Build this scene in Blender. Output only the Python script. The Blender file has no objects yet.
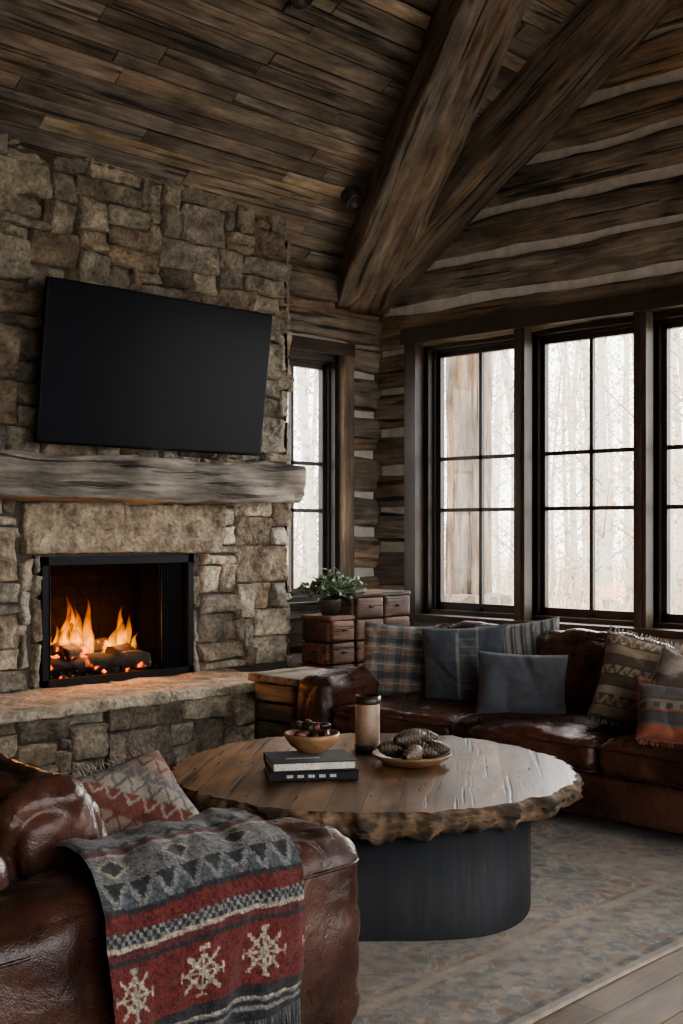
import bpy, math, random
from mathutils import Vector, Matrix, noise
R = random.Random(7)
sc = bpy.context.scene
V = Vector
def fr(p, o=4): return noise.fractal(V(p), 1.0, 2.0, o)
def lerp(a,b,t): return a+(b-a)*t
def mixc(a,b,t): return tuple(lerp(a[i],b[i],t) for i in range(3))
def jit(c,a): 
    k=1+R.uniform(-a,a); return tuple(max(0,x*k) for x in c)

# ---------------- mesh builder ----------------
class MB:
    def __init__(s): s.v=[];s.f=[];s.c=[];s.g=[];s.m=[];s.sm=[];s.M=Matrix.Identity(4)
    def add(s,vs,fs,col=(.5,.5,.5),gc=None,mat=0,smooth=True):
        b=len(s.v); off=V((R.uniform(0,50),R.uniform(0,50),R.uniform(0,50)))
        for i,p in enumerate(vs):
            p=V(p); s.v.append(s.M@p)
            s.c.append(col[i] if isinstance(col,list) else col)
            s.g.append(V(gc[i]) if gc and not isinstance(gc,str) else (p+off))
        for f in fs:
            s.f.append([b+i for i in f]); s.m.append(mat); s.sm.append(smooth)
    def obox(s,o,ax,ay,az,col,mat=0,gaxis=0):
        o=V(o);ax=V(ax);ay=V(ay);az=V(az)
        L=[ax.length,ay.length,az.length]; off=V([R.uniform(0,40) for _ in range(3)])
        vs=[];g=[]
        for k in (0,1):
            for j in (0,1):
                for i in (0,1):
                    vs.append(o+ax*i+ay*j+az*k)
                    q=[i*L[0],j*L[1],k*L[2]]
                    if gaxis==1: q=[q[1],q[0],q[2]]
                    if gaxis==2: q=[q[2],q[0],q[1]]
                    g.append(V(q)+off)
        s.add(vs,[(0,2,3,1),(4,5,7,6),(0,1,5,4),(2,6,7,3),(0,4,6,2),(1,3,7,5)],col,g,mat,False)
    def box(s,a,b,col,mat=0,gaxis=None):
        a=V(a);b=V(b);d=b-a
        if gaxis is None: gaxis=max(range(3),key=lambda i:d[i])
        s.obox(a,(d.x,0,0),(0,d.y,0),(0,0,d.z),col,mat,gaxis)
    def beam(s,p0,p1,w,h,up=(0,0,1),col=(.2,.15,.1),amp=.02,seg=.1,n=20,e=.35,mat=0,freq=2.0,taper=0,colvar=.15,endround=.0):
        p0=V(p0);p1=V(p1);d=p1-p0;L=d.length;d.normalize();up=V(up)
        sd=d.cross(up).normalized();u2=sd.cross(d).normalized()
        N=max(2,int(L/seg));o=V([R.uniform(0,90) for _ in range(3)])
        vs=[];g=[];cs=[];fs=[]
        for i in range(N+1):
            t=i/N; k=1-taper*t
            if endround>0:
                dd=min(t,1-t)*L; 
                if dd<endround: k*= .75+.25*math.sqrt(max(0,1-(1-dd/endround)**2))
            for j in range(n):
                a=2*math.pi*j/n; ca,sa=math.cos(a),math.sin(a)
                x=w/2*math.copysign(abs(ca)**e,ca)*k; y=h/2*math.copysign(abs(sa)**e,sa)*k
                q=V((t*L*freq*.5,x*freq*3,y*freq*3))+o
                r=1+ (fr(q,4)*amp*1.2)/(min(w,h)/2)
                vs.append(p0+d*(t*L)+sd*x*r+u2*y*r)
                g.append(V((t*L,x,y))+o)
                kk=1+colvar*fr(q*1.3,3); cs.append(tuple(c*kk for c in col))
        for i in range(N):
            for j in range(n):
                a=i*n+j;b=i*n+(j+1)%n
                fs.append((a,b,b+n,a+n))
        fs.append(tuple(range(n-1,-1,-1)));fs.append(tuple(N*n+j for j in range(n)))
        s.add(vs,fs,cs,g,mat,True)
        s.sm[-1]=False;s.sm[-2]=False
    def soft(s,c,dims,r=.06,puff=(0,0,0),n=14,amp=.0,freq=4,col=(.1,.05,.03),mat=0,rot=None,ridge=0.0):
        c=V(c);h=V(dims)/2;r=min(r,min(h)*.99)
        idx={};vs=[];g=[];fs=[];o=V([R.uniform(0,90) for _ in range(3)])
        def vid(p):
            key=(round(p[0],4),round(p[1],4),round(p[2],4))
            if key in idx: return idx[key]
            q=V((p[0]*h.x,p[1]*h.y,p[2]*h.z))
            inn=V([max(-(h[i]-r),min(h[i]-r,q[i])) for i in range(3)])
            dd=q-inn
            nn=dd.normalized() if dd.length>1e-6 else V((0,0,1))
            if dd.length>1e-6: q=inn+nn*r
            for k in range(3):
                a,b=(k+1)%3,(k+2)%3
                q[k]+=puff[k]*p[k]*(1-p[a]**2)*(1-p[b]**2)
            if amp: q=q+nn*fr(q*freq+o,4)*amp
            if ridge: q=q-nn*ridge*max(0,1-6*abs(noise.noise(q*freq*1.3+o)))
            g.append(q+o)
            if rot is not None: q=rot@q
            vs.append(c+q); idx[key]=len(vs)-1; return idx[key]
        for k in range(3):
            a,b=(k+1)%3,(k+2)%3
            for sg in (-1,1):
                G=[]
                for i in range(n+1):
                    row=[]
                    for j in range(n+1):
                        p=[0,0,0];p[k]=sg;p[a]=math.sin((2*i/n-1)*math.pi/2);p[b]=math.sin((2*j/n-1)*math.pi/2)
                        row.append(vid(p))
                    G.append(row)
                for i in range(n):
                    for j in range(n):
                        f=(G[i][j],G[i+1][j],G[i+1][j+1],G[i][j+1])
                        fs.append(f if sg>0 else f[::-1])
        s.add(vs,fs,col,g,mat,True)
    def tube(s,pts,r,n=8,col=(.1,.1,.1),mat=0,closed=False,r1=None):
        pts=[V(p) for p in pts];N=len(pts);vs=[];g=[];fs=[];L=0;o=V((R.uniform(0,50),R.uniform(0,50),0))
        for i,p in enumerate(pts):
            a=pts[(i-1)%N] if (closed or i>0) else p
            b=pts[(i+1)%N] if (closed or i<N-1) else p
            d=(b-a).normalized()
            up=V((0,0,1)) if abs(d.z)<.9 else V((1,0,0))
            sd=d.cross(up).normalized();u2=sd.cross(d)
            if i: L+=(p-pts[i-1]).length
            rr=r if r1 is None else lerp(r,r1,i/(N-1))
            for j in range(n):
                t=2*math.pi*j/n
                vs.append(p+sd*math.cos(t)*rr+u2*math.sin(t)*rr); g.append(V((L,math.cos(t)*rr,math.sin(t)*rr))+o)
        M=N if closed else N-1
        for i in range(M):
            for j in range(n):
                a=i*n+j;b=i*n+(j+1)%n;c=((i+1)%N)*n+(j+1)%n;d2=((i+1)%N)*n+j
                fs.append((a,b,c,d2))
        if not closed:
            fs.append(tuple(range(n-1,-1,-1)));fs.append(tuple((N-1)*n+j for j in range(n)))
        s.add(vs,fs,col,g,mat,True)
    def lathe(s,prof,c=(0,0,0),n=48,col=(.3,.2,.1),mat=0,amp=0):
        c=V(c);vs=[];fs=[];m=len(prof)
        for (r,z) in prof:
            for j in range(n):
                t=2*math.pi*j/n
                rr=r*(1+amp*noise.noise(V((math.cos(t)*2,math.sin(t)*2,z*8))))
                vs.append(c+V((rr*math.cos(t),rr*math.sin(t),z)))
        for i in range(m-1):
            for j in range(n):
                a=i*n+j;b=i*n+(j+1)%n
                fs.append((a,b,b+n,a+n))
        fs.append(tuple(range(n-1,-1,-1)));fs.append(tuple((m-1)*n+j for j in range(n)))
        s.add(vs,fs,col,None,mat,True)
    def build(s,name,mats,parent=None):
        me=bpy.data.meshes.new(name);me.from_pydata([tuple(v) for v in s.v],[],s.f)
        a=me.attributes.new('Col','FLOAT_COLOR','POINT')
        a.data.foreach_set('color',[x for c in s.c for x in (c[0],c[1],c[2],1)])
        a=me.attributes.new('gc','FLOAT_VECTOR','POINT')
        a.data.foreach_set('vector',[x for c in s.g for x in c])
        me.polygons.foreach_set('material_index',s.m);me.polygons.foreach_set('use_smooth',s.sm)
        for m in mats: me.materials.append(m)
        me.update()
        ob=bpy.data.objects.new(name,me);sc.collection.objects.link(ob)
        if parent: ob.parent=parent
        return ob
def empty(name):
    e=bpy.data.objects.new(name,None);sc.collection.objects.link(e);return e

# ---------------- materials ----------------
def newmat(name):
    m=bpy.data.materials.new(name);m.use_nodes=True;nt=m.node_tree
    return m,nt,nt.nodes,nt.links,nt.nodes['Principled BSDF']
def tex(nt,kind,vec,scale,**kw):
    n=nt.nodes.new(kind);nt.links.new(vec,n.inputs['Vector']);n.inputs['Scale'].default_value=scale
    for k,v in kw.items(): n.inputs[k].default_value=v
    return n
def mapping(nt,vec,scale):
    n=nt.nodes.new('ShaderNodeMapping');nt.links.new(vec,n.inputs['Vector']);n.inputs['Scale'].default_value=scale
    return n.outputs[0]
def rng(nt,val,a,b,c,d):
    n=nt.nodes.new('ShaderNodeMapRange');nt.links.new(val,n.inputs[0])
    for i,x in enumerate((a,b,c,d)): n.inputs[i+1].default_value=x
    return n.outputs[0]
def mul(nt,a,b):
    n=nt.nodes.new('ShaderNodeMath');n.operation='MULTIPLY'
    for i,x in enumerate((a,b)):
        if isinstance(x,(int,float)): n.inputs[i].default_value=x
        else: nt.links.new(x,n.inputs[i])
    return n.outputs[0]
def add_(nt,a,b):
    o=mul(nt,a,b);o.node.operation='ADD';return o
def vscale(nt,col,f):
    n=nt.nodes.new('ShaderNodeVectorMath');n.operation='SCALE';nt.links.new(col,n.inputs[0]);nt.links.new(f,n.inputs['Scale']);return n.outputs[0]
def mixn(nt,fac,a,b):
    n=nt.nodes.new('ShaderNodeMix');n.data_type='RGBA'
    nt.links.new(fac,n.inputs[0])
    for sck,x in ((n.inputs[6],a),(n.inputs[7],b)):
        if isinstance(x,tuple): sck.default_value=(*x,1)
        else: nt.links.new(x,sck)
    return n.outputs[2]
def base(nt):
    a=nt.nodes.new('ShaderNodeAttribute');a.attribute_name='Col'
    g=nt.nodes.new('ShaderNodeAttribute');g.attribute_name='gc'
    return a.outputs['Color'],g.outputs['Vector']
def bump(nt,h,strength,dist,bs):
    b=nt.nodes.new('ShaderNodeBump');b.inputs['Strength'].default_value=strength;b.inputs['Distance'].default_value=dist
    nt.links.new(h,b.inputs['Height']);nt.links.new(b.outputs[0],bs.inputs['Normal'])
def wood(name,rough=.65,con=1.0,bmp=.6,crack=True,dist=.01,planks=0,blotch=.45,grey=0,st=1.0,knots=0):
    m,nt,N,L,bs=newmat(name);col,gc=base(nt)
    fine=tex(nt,'ShaderNodeTexNoise',mapping(nt,gc,(2.2*st,38,38)),1,Detail=7,Roughness=.7).outputs[0]
    mid=tex(nt,'ShaderNodeTexNoise',mapping(nt,gc,(1.2*st,9,9)),1,Detail=5,Distortion=.8).outputs[0]
    blo=tex(nt,'ShaderNodeTexNoise',mapping(nt,gc,(2.2,4,4)),1,Detail=7,Roughness=.65).outputs[0]
    f=mul(nt,rng(nt,fine,.3,.7,1-.45*con,1+.35*con),rng(nt,mid,.3,.7,1-.4*con,1+.4*con))
    f=mul(nt,f,rng(nt,blo,.3,.7,1-blotch,1+blotch))
    h=add_(nt,mul(nt,fine,.6),mid)
    if crack:
        cr=tex(nt,'ShaderNodeTexNoise',mapping(nt,gc,(1.0,22,22)),1,Detail=3).outputs[0]
        c2=rng(nt,cr,.34,.40,.25,1)
        f=mul(nt,f,c2);h=add_(nt,h,c2)
    if knots:
        vo=tex(nt,'ShaderNodeTexVoronoi',mapping(nt,gc,(1.7,5,5)),1).outputs['Distance']
        f=mul(nt,f,rng(nt,vo,.05,.17,.3,1))
    if planks:
        sp=nt.nodes.new('ShaderNodeSeparateXYZ');L.new(gc,sp.inputs[0])
        q=mul(nt,sp.outputs[1],1/planks)
        fl=nt.nodes.new('ShaderNodeMath');fl.operation='FLOOR';L.new(q,fl.inputs[0])
        wn=nt.nodes.new('ShaderNodeTexWhiteNoise');wn.noise_dimensions='1D';L.new(fl.outputs[0],wn.inputs['W'])
        f=mul(nt,f,rng(nt,wn.outputs['Value'],0,1,.6,1.45))
        pp=nt.nodes.new('ShaderNodeMath');pp.operation='PINGPONG';L.new(q,pp.inputs[0]);pp.inputs[1].default_value=.5
        f=mul(nt,f,rng(nt,pp.outputs[0],0,.03,.25,1))
    if grey:
        gn=tex(nt,'ShaderNodeTexNoise',mapping(nt,gc,(.8,6,6)),1.3,Detail=4).outputs[0]
        col=mixn(nt,rng(nt,gn,.38,.60,0,grey),col,(.21,.19,.168))
    L.new(vscale(nt,col,f),bs.inputs['Base Color'])
    L.new(rng(nt,fine,.3,.7,rough-.1,rough+.12),bs.inputs['Roughness'])
    bump(nt,h,bmp,dist,bs);return m
def stonem(name):
    m,nt,N,L,bs=newmat(name);col,gc=base(nt)
    a=tex(nt,'ShaderNodeTexNoise',gc,7,Detail=8,Roughness=.65).outputs[0]
    b=tex(nt,'ShaderNodeTexNoise',gc,38,Detail=6,Roughness=.7).outputs[0]
    c=tex(nt,'ShaderNodeTexNoise',gc,4.5,Detail=5,Distortion=1.2).outputs[0]
    v=tex(nt,'ShaderNodeTexVoronoi',gc,22).outputs['Distance']
    f=mul(nt,rng(nt,a,.3,.7,.42,1.6),rng(nt,b,.3,.7,.55,1.45))
    c2=mixn(nt,rng(nt,c,.48,.66,0,.35),col,(.27,.18,.11))
    L.new(vscale(nt,c2,f),bs.inputs['Base Color']);bs.inputs['Roughness'].default_value=.85
    bump(nt,add_(nt,add_(nt,a,mul(nt,b,.7)),mul(nt,v,.5)),1.0,.035,bs);return m
def leather(name):
    m,nt,N,L,bs=newmat(name);col,gc=base(nt)
    a=tex(nt,'ShaderNodeTexNoise',gc,3.2,Detail=8,Roughness=.6).outputs[0]
    v=tex(nt,'ShaderNodeTexVoronoi',gc,230).outputs['Distance']
    w=tex(nt,'ShaderNodeTexNoise',gc,16,Detail=5,Distortion=.8).outputs[0]
    L.new(vscale(nt,col,rng(nt,a,.35,.7,.4,2.2)),bs.inputs['Base Color'])
    L.new(rng(nt,w,.3,.7,.22,.40),bs.inputs['Roughness'])
    bump(nt,add_(nt,mul(nt,v,.12),w),.5,.012,bs);return m
def fabric(name,sc_=1.0,rough=.95):
    m,nt,N,L,bs=newmat(name);col,gc=base(nt)
    a=tex(nt,'ShaderNodeTexNoise',gc,320*sc_,Detail=2).outputs[0]
    b=tex(nt,'ShaderNodeTexNoise',gc,18,Detail=4).outputs[0]
    f=mul(nt,rng(nt,a,.3,.7,.6,1.4),rng(nt,b,.3,.7,.85,1.15))
    L.new(vscale(nt,col,f),bs.inputs['Base Color']);bs.inputs['Roughness'].default_value=rough
    bs.inputs['Sheen Weight'].default_value=.1
    bump(nt,a,.6,.004,bs);return m
def plain(name,c,rough=.5,metal=0,nz=.15,spec=.5):
    m,nt,N,L,bs=newmat(name)
    tc=nt.nodes.new('ShaderNodeTexCoord').outputs['Object']
    a=tex(nt,'ShaderNodeTexNoise',tc,14,Detail=4).outputs[0]
    rgb=nt.nodes.new('ShaderNodeRGB');rgb.outputs[0].default_value=(*c,1)
    L.new(vscale(nt,rgb.outputs[0],rng(nt,a,.3,.7,1-nz,1+nz)),bs.inputs['Base Color'])
    bs.inputs['Roughness'].default_value=rough;bs.inputs['Metallic'].default_value=metal
    bs.inputs['Specular IOR Level'].default_value=spec
    return m
mWoodR=wood('rough_wood',.75,1.0,.8,dist=.012)
mLog=wood('hewn_log',.8,1.1,1.0,dist=.025,grey=.65,st=1.3,knots=1)
mCeil=wood('reclaimed_planks',.75,1.1,.6,grey=.6,st=1.5,knots=1)
mFloor=wood('floor_oak',.5,.9,.3,crack=False)
mFrame=wood('dark_frame_wood',.45,.5,.2,crack=False,dist=.004)
mTable=wood('walnut_slab',.34,1.1,.3,crack=True,dist=.005,planks=.13,st=1.5,knots=1)
mBark=wood('live_edge',.7,1.0,1.0,dist=.02)
mBowl=wood('turned_wood',.4,.5,.1,crack=False)
mStone=stonem('field_stone')
mMortar=plain('mortar',(.10,.088,.07),.95)
mChink=plain('chinking',(.56,.53,.48),.95)
mLeather=leather('brown_leather')
mFab=fabric('woven_fabric')
mWool=fabric('wool_knit',.7)
mBlack=plain('black_steel',(.012,.012,.013),.45,.6)
mBase=wood('blackened_wood',.66,.5,.35,crack=False)
mScreen=plain('tv_screen',(.003,.005,.010),.30,0,.02,.18)
mSoot=plain('sooty_firebox',(.007,.005,.0042),1.0,0,.3,.05)
m,nt,N,L,bs=newmat('window_glass')
for n in list(N):
    if n.type!='OUTPUT_MATERIAL': N.remove(n)
tr=N.new('ShaderNodeBsdfTransparent');gl=N.new('ShaderNodeBsdfGlossy');gl.inputs['Roughness'].default_value=.02
mx=N.new('ShaderNodeMixShader');mx.inputs[0].default_value=.02
L.new(tr.outputs[0],mx.inputs[1]);L.new(gl.outputs[0],mx.inputs[2]);L.new(mx.outputs[0],[n for n in N if n.type=='OUTPUT_MATERIAL'][0].inputs[0])
mGlass=m

# ---------------- constants ----------------
XW=7.70; YB=7.0; SL=.68; ZE=3.58; YR=2.5; XL=-2.0; YN=-2.0
def zc(y): return ZE+SL*(YB-y) if y>=YR else ZE+SL*(y-YN)
LOGC=[(.27,.185,.115),(.32,.215,.13),(.23,.17,.115),(.35,.25,.155),(.24,.195,.15),(.29,.19,.115)]
PLC=[(.215,.15,.097),(.175,.132,.096),(.14,.098,.066),(.29,.215,.14),(.20,.17,.137),(.095,.070,.050),(.25,.195,.14)]

# ---------------- floor ----------------
b=MB();b.box((XL-.2,YN-.2,-.2),(XW+.2,YB+.2,-.021),(.03,.02,.012))
y=YN
while y<YB:
    w=.16;x=XL-R.uniform(0,2)
    while x<XW:
        l=R.uniform(1.2,2.8);x0=max(x,XL);x1=min(x+l,XW)
        if x1>x0: b.box((x0+.001,y+.0015,-.02),(x1-.001,y+w-.0015,R.uniform(-.001,0)),jit(R.choice([(.17,.108,.064),(.14,.088,.052),(.20,.133,.082)]),.22),0,0)
        x+=l
    y+=w
b.build('floor',[mFloor])

# ---------------- ceiling ----------------
b=MB()
for side in (0,1):
    nrm=V((0,-SL,-1)).normalized() if side==0 else V((0,SL,-1)).normalized()
    dirv=V((0,-1,SL)).normalized() if side==0 else V((0,1,SL)).normalized()
    o=V((XL,YB+.0,ZE)) if side==0 else V((XL,YN,ZE))
    Ls=4.5/abs(dirv.y)
    s_=-.25
    while s_<Ls:
        w=R.choice([.09,.11,.13,.13,.16]);x=-R.uniform(0,2)
        while x<XW+.3-XL:
            l=R.uniform(.8,3.0);x0=max(x,0);x1=min(x+l,XW+.3-XL)
            if x1>x0:
                lift=R.uniform(0,.016)
                p=o+dirv*(s_+.004)+V((x0+.003,0,0))-nrm*(.0+lift)
                b.obox(p,V((x1-x0-.006,0,0)),dirv*(w-.008),-nrm*.03,jit(R.choice(PLC),.3),0,0)
            x+=l
        s_+=w
    p=o+dirv*(-.3)-nrm*.05-V((.3,0,0))
    b.obox(p,V((XW+.8-XL,0,0)),dirv*(Ls+.35),-nrm*.1,(.02,.015,.01),0,0)
b.build('ceiling',[mCeil])

# ---------------- walls ----------------
PIT=.335;LH=.270
def rowz():
    z=.0
    while z<7: 
        yield z; z+=PIT
b=MB()
WY0,WY1,WZ0,WZ1=6.50,2.30,.80,3.05
T0,T1=XW-.005,XW+.20
b.box((T0,YN-.2,0),(T1,YB+.2,WZ0),(.36,.33,.28),1)
b.box((T0,WY0,WZ0),(T1,YB+.2,WZ1),(.3,.3,.3),1)
b.box((T0,YN-.2,WZ0),(T1,WY1,WZ1),(.3,.3,.3),1)
poly=[(YN-.2,WZ1),(YB+.2,WZ1),(YB+.2,ZE-.14+.12),(YR,zc(YR)+.12),(YN-.2,ZE-.02)]
vs=[(T0,p[0],p[1]) for p in poly]+[(T1,p[0],p[1]) for p in poly]
b.add(vs,[(4,3,2,1,0),(5,6,7,8,9)]+[(i,(i+1)%5,(i+1)%5+5,i+5) for i in range(5)],(.3,.3,.3),None,1,False)
for z in rowz():
    zz=z+PIT/2
    def lg(ya,yb):
        if yb-ya<.08: return
        b.beam((XW+.04,ya,zz),(XW+.04,yb,zz+R.uniform(-.01,.01)),.19,LH*R.uniform(.95,1.04),(0,0,1),jit(R.choice(LOGC),.25),.018,.07,24,.5,0,2.6,colvar=.3)
    if zz+.1<ZE: ymax,ymin=YB+.05,YN
    else: ymax=YB-(zz-.1-ZE)/SL;ymin=YN+(zz-.1-ZE)/SL
    if zz>zc(YR): break
    if zz+LH/2>WZ0+.03 and zz-LH/2<WZ1-.02:
        lg(WY0+.1,ymax+R.uniform(-.03,.06));lg(ymin,WY1-.1)
    else: lg(ymin,ymax)
b.build('wall_east',[mLog,mChink])
b=MB()
RX0,RX1,RZ0,RZ1=6.32,7.22,.92,2.95
S0,S1=YB+.0,YB+.20
b.box((XL-.2,S0,0),(XW+.06,S1,RZ0),(.3,.3,.3),1)
b.box((XL-.2,S0,RZ0),(RX0,S1,RZ1),(.3,.3,.3),1)
b.box((RX1,S0,RZ0),(XW+.06,S1,RZ1),(.3,.3,.3),1)
b.box((XL-.2,S0,RZ1),(XW+.06,S1,ZE+.1),(.3,.3,.3),1)
for z in rowz():
    zz=z+PIT/2+.14
    if zz>3.6: break
    def lg(xa,xb):
        b.beam((xa,YB+.05,zz),(xb,YB+.05,zz),.20,LH*R.uniform(.95,1.04),(0,0,1),jit(R.choice(LOGC),.25),.018,.07,24,.5,0,2.6,colvar=.3)
    if zz+LH/2>RZ0+.03 and zz-LH/2<RZ1-.02:
        lg(RX1+.1,XW+R.uniform(-.02,.04))
    else: lg(6.26,XW+.04)
    lg(XL,1.98)
b.build('wall_north',[mLog,mChink])
def plankwall(name,fn,openings,u0,u1,top):
    b=MB();u=u0
    while u<u1-.01:
        uu=min(u+.2,u1);segs=[(0,top((u+uu)/2))]
        for (a,c,z0,z1) in openings:
            if u+.1>a and u+.1<c: segs=[(0,z0),(z1,top((u+uu)/2))]
        for z0,z1 in segs:
            p0=fn(u,z0);b.obox(p0,fn(uu,z0)-p0,fn(u,z1)-p0,FN[name],jit(R.choice(PLC),.2),0,1)
        u=uu
    b.build(name,[mWoodR])
FN={'wall_west':V((-.15,0,0)),'wall_south':V((0,-.15,0))}
plankwall('wall_west',lambda u,z:V((XL,u,z)),[],YN,YB+.06,lambda y:zc(y)+.1)
plankwall('wall_south',lambda u,z:V((u,YN,z)),[(-1.2,2.0,.5,3.2),(3.0,7.2,.3,3.3)],XL,XW+.06,lambda x:ZE+.1)  # unseen openings behind the camera, added and sized to let fill light in

# ---------------- windows ----------------
FC=(.028,.020,.0145)
def window(name,M,w,z0,z1,muz,cols=2):
    b=MB();b.M=M
    fj=.05;D=.16
    b.box((0,.0,z0),(fj,D,z1),FC,0,2);b.box((w-fj,.0,z0),(w,D,z1),FC,0,2)
    b.box((0,.0,z1-fj),(w,D,z1),FC,0,0);b.box((0,.0,z0),(w,D,z0+fj*.8),FC,0,0)
    a0,a1,c0,c1=fj,w-fj,z0+fj*.8,z1-fj;st=.062
    n0,n1=.085,.135
    b.box((a0,n0,c0),(a0+st,n1,c1),FC,0,2);b.box((a1-st,n0,c0),(a1,n1,c1),FC,0,2)
    b.box((a0,n0,c1-st),(a1,n1,c1),FC,0,0);b.box((a0,n0,c0),(a1,n1,c0+st),FC,0,0)
    b.box((a0,n0-.03,c0),(a0+.02,n0,c1),FC,0,2);b.box((a1-.02,n0-.03,c0),(a1,n0,c1),FC,0,2)
    b.box((a0,n0-.03,c1-.02),(a1,n0,c1),FC,0,0)
    mu=.015
    for k in range(1,cols):
        x=a0+st+(a1-a0-2*st)*k/cols
        b.box((x-mu,n0+.008,c0+st),(x+mu,n1-.008,c1-st),FC,0,2)
    for z in muz: b.box((a0+st,n0+.008,z-mu),(a1-st,n1-.008,z+mu),FC,0,0)
    b.box((a0+st-.005,.108,c0+st-.005),(a1-st+.005,.112,c1-st+.005),(1,1,1),1)
    b.box((w/2-.03,n0-.02,c0+.01),(w/2+.03,n0,c0+.03),(.01,.01,.01),0)
    return b.build(name,[mFrame,mGlass])
Mx=lambda y:Matrix(((0,1,0,XW),(-1,0,0,y),(0,0,1,0),(0,0,0,1)))
for i in range(4): window('window_%d'%(i+1),Mx(WY0-.02-i*1.04),1.04,WZ0,WZ1,[2.09,1.665])
window('window_5',Matrix(((1,0,0,RX0),(0,1,0,YB),(0,0,1,0),(0,0,0,1))),RX1-RX0,RZ0,RZ1,[2.05,1.66])
b=MB();TC=(.052,.036,.025)
x0,x1=XW-.11,XW+.06
b.box((x0,WY0-.02,WZ0-.02),(x1,WY0+.1,WZ1+.11),TC,0,2)
b.box((x0,WY1-.1,WZ0-.02),(x1,WY1+.02,WZ1+.11),TC,0,2)
b.box((x0-.015,WY1-.13,WZ1),(x1,WY0+.13,WZ1+.13),TC,0,1)
b.box((x0-.05,WY1-.13,WZ0-.05),(x1,WY0+.13,WZ0+.005),TC,0,1)
for i in range(1,4):
    yy=WY0-.02-i*1.04
    b.box((x0+.01,yy-.05,WZ0),(x1+.02,yy+.05,WZ1),(.065,.046,.031),0,2)
    b.box((x0-.005,yy-.018,WZ0),(x0+.01,yy+.018,WZ1),TC,0,2)
b.build('trim_1',[mFrame])
b=MB();y0,y1=YB-.08,YB+.06
b.box((RX1-.01,y0,RZ0-.05),(RX1+.1,y1,RZ1+.1),(.16,.11,.07),0,2)
b.box((RX0-.05,y0,RZ0-.05),(RX0+.01,y1,RZ1+.1),(.16,.11,.07),0,2)
b.box((RX0-.05,y0-.01,RZ1),(RX1+.1,y1,RZ1+.1),TC,0,0)
b.box((RX0-.05,y0-.04,RZ0-.06),(RX1+.1,y1,RZ0),TC,0,0)
b.build('trim_2',[mWoodR])

# ---------------- beams ----------------
b=MB()
def under(x,y,dn): return V((x,y,zc(y)-dn))
b.beam(under(7.42,6.98,.12),under(7.42,YR+.0,.16),.44,.40,(0,0,1),(.215,.152,.10),.020,.07,40,.14,0,2.4,colvar=.3)
b.build('ceiling_beam',[mLog])
b=MB()
p0=V((7.36,6.93,zc(6.93)-.12));p1=V((6.28,4.9,zc(4.9)-.20))
b.beam(p0,p0+(p1-p0)*2.0,.46,.42,(0,0,1),(.225,.158,.104),.020,.07,40,.14,0,2.4,colvar=.3)
b.build('ceiling_beam.001',[mLog])
b=MB()
b.beam((6.26,YB-.03,3.50),(XW,YB-.03,3.48),.22,.25,(0,0,1),(.27,.19,.125),.02,.09,20,.35,0,1.6)
b.beam((6.26,YB-.02,3.18),(XW-.05,YB-.02,3.18),.18,.22,(0,0,1),(.25,.175,.115),.02,.09,20,.35,0,1.6)
b.build('trim_3',[mLog])

# ---------------- stone ----------------
STC=[(.44,.37,.275),(.39,.345,.275),(.30,.24,.175),(.53,.455,.345),(.345,.31,.26),(.40,.315,.22),(.48,.42,.325),(.245,.205,.162)]
def stone(b,fn,u0,v0,u1,v1,col,prot=None,gap=.003):
    prot=R.uniform(.02,.07) if prot is None else prot
    j=lambda:R.uniform(-.013,.013)
    c=[(u0+gap+j(),v0+gap+j()),(u1-gap+j(),v0+gap+j()),(u1-gap+j(),v1-gap+j()),(u0+gap+j(),v1-gap+j())]
    nx=max(8,int((u1-u0)/.014));ny=max(8,int((v1-v0)/.014))
    o=V([R.uniform(0,90) for _ in range(3)]);tx,ty=R.uniform(-.025,.025),R.uniform(-.025,.025)
    vs=[];g=[];cs=[];fs=[]
    W,H=u1-u0,v1-v0
    for jy in range(ny+1):
        for ix in range(nx+1):
            s,t=ix/nx,jy/ny
            s2=.5-.5*math.cos(math.pi*s)*(.6+.4*abs(math.cos(math.pi*s)));t2=.5-.5*math.cos(math.pi*t)*(.6+.4*abs(math.cos(math.pi*t)))
            u=(c[0][0]*(1-s2)+c[1][0]*s2)*(1-t2)+(c[3][0]*(1-s2)+c[2][0]*s2)*t2
            w=(c[0][1]*(1-s2)+c[1][1]*s2)*(1-t2)+(c[3][1]*(1-s2)+c[2][1]*s2)*t2
            e=min(s2*W,(1-s2)*W,t2*H,(1-t2)*H)
            k=min(1,e/.007);k=k*(2-k)
            q=V((u*4,w*4,0))+o
            nz=fr(q*1.7,6)*.024+ .022*abs(noise.noise(q*2.9))+.008*fr(q*7,3)
            dpt=k*(prot+nz+tx*(s-.5)*2+ty*(t-.5)*2)
            wob=fr(q*3,4)*.010
            vs.append(fn(u+wob*(1 if 0<s<1 else .8),w+wob*.8,dpt));g.append(V((u,w,dpt))+o)
            kk=1+.25*fr(q*.9,3);cs.append(tuple(x*kk for x in col))
    for jy in range(ny):
        for ix in range(nx):
            a=jy*(nx+1)+ix;fs.append((a,a+1,a+nx+2,a+nx+1))
    b.add(vs,fs,cs,g,0,True)
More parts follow.
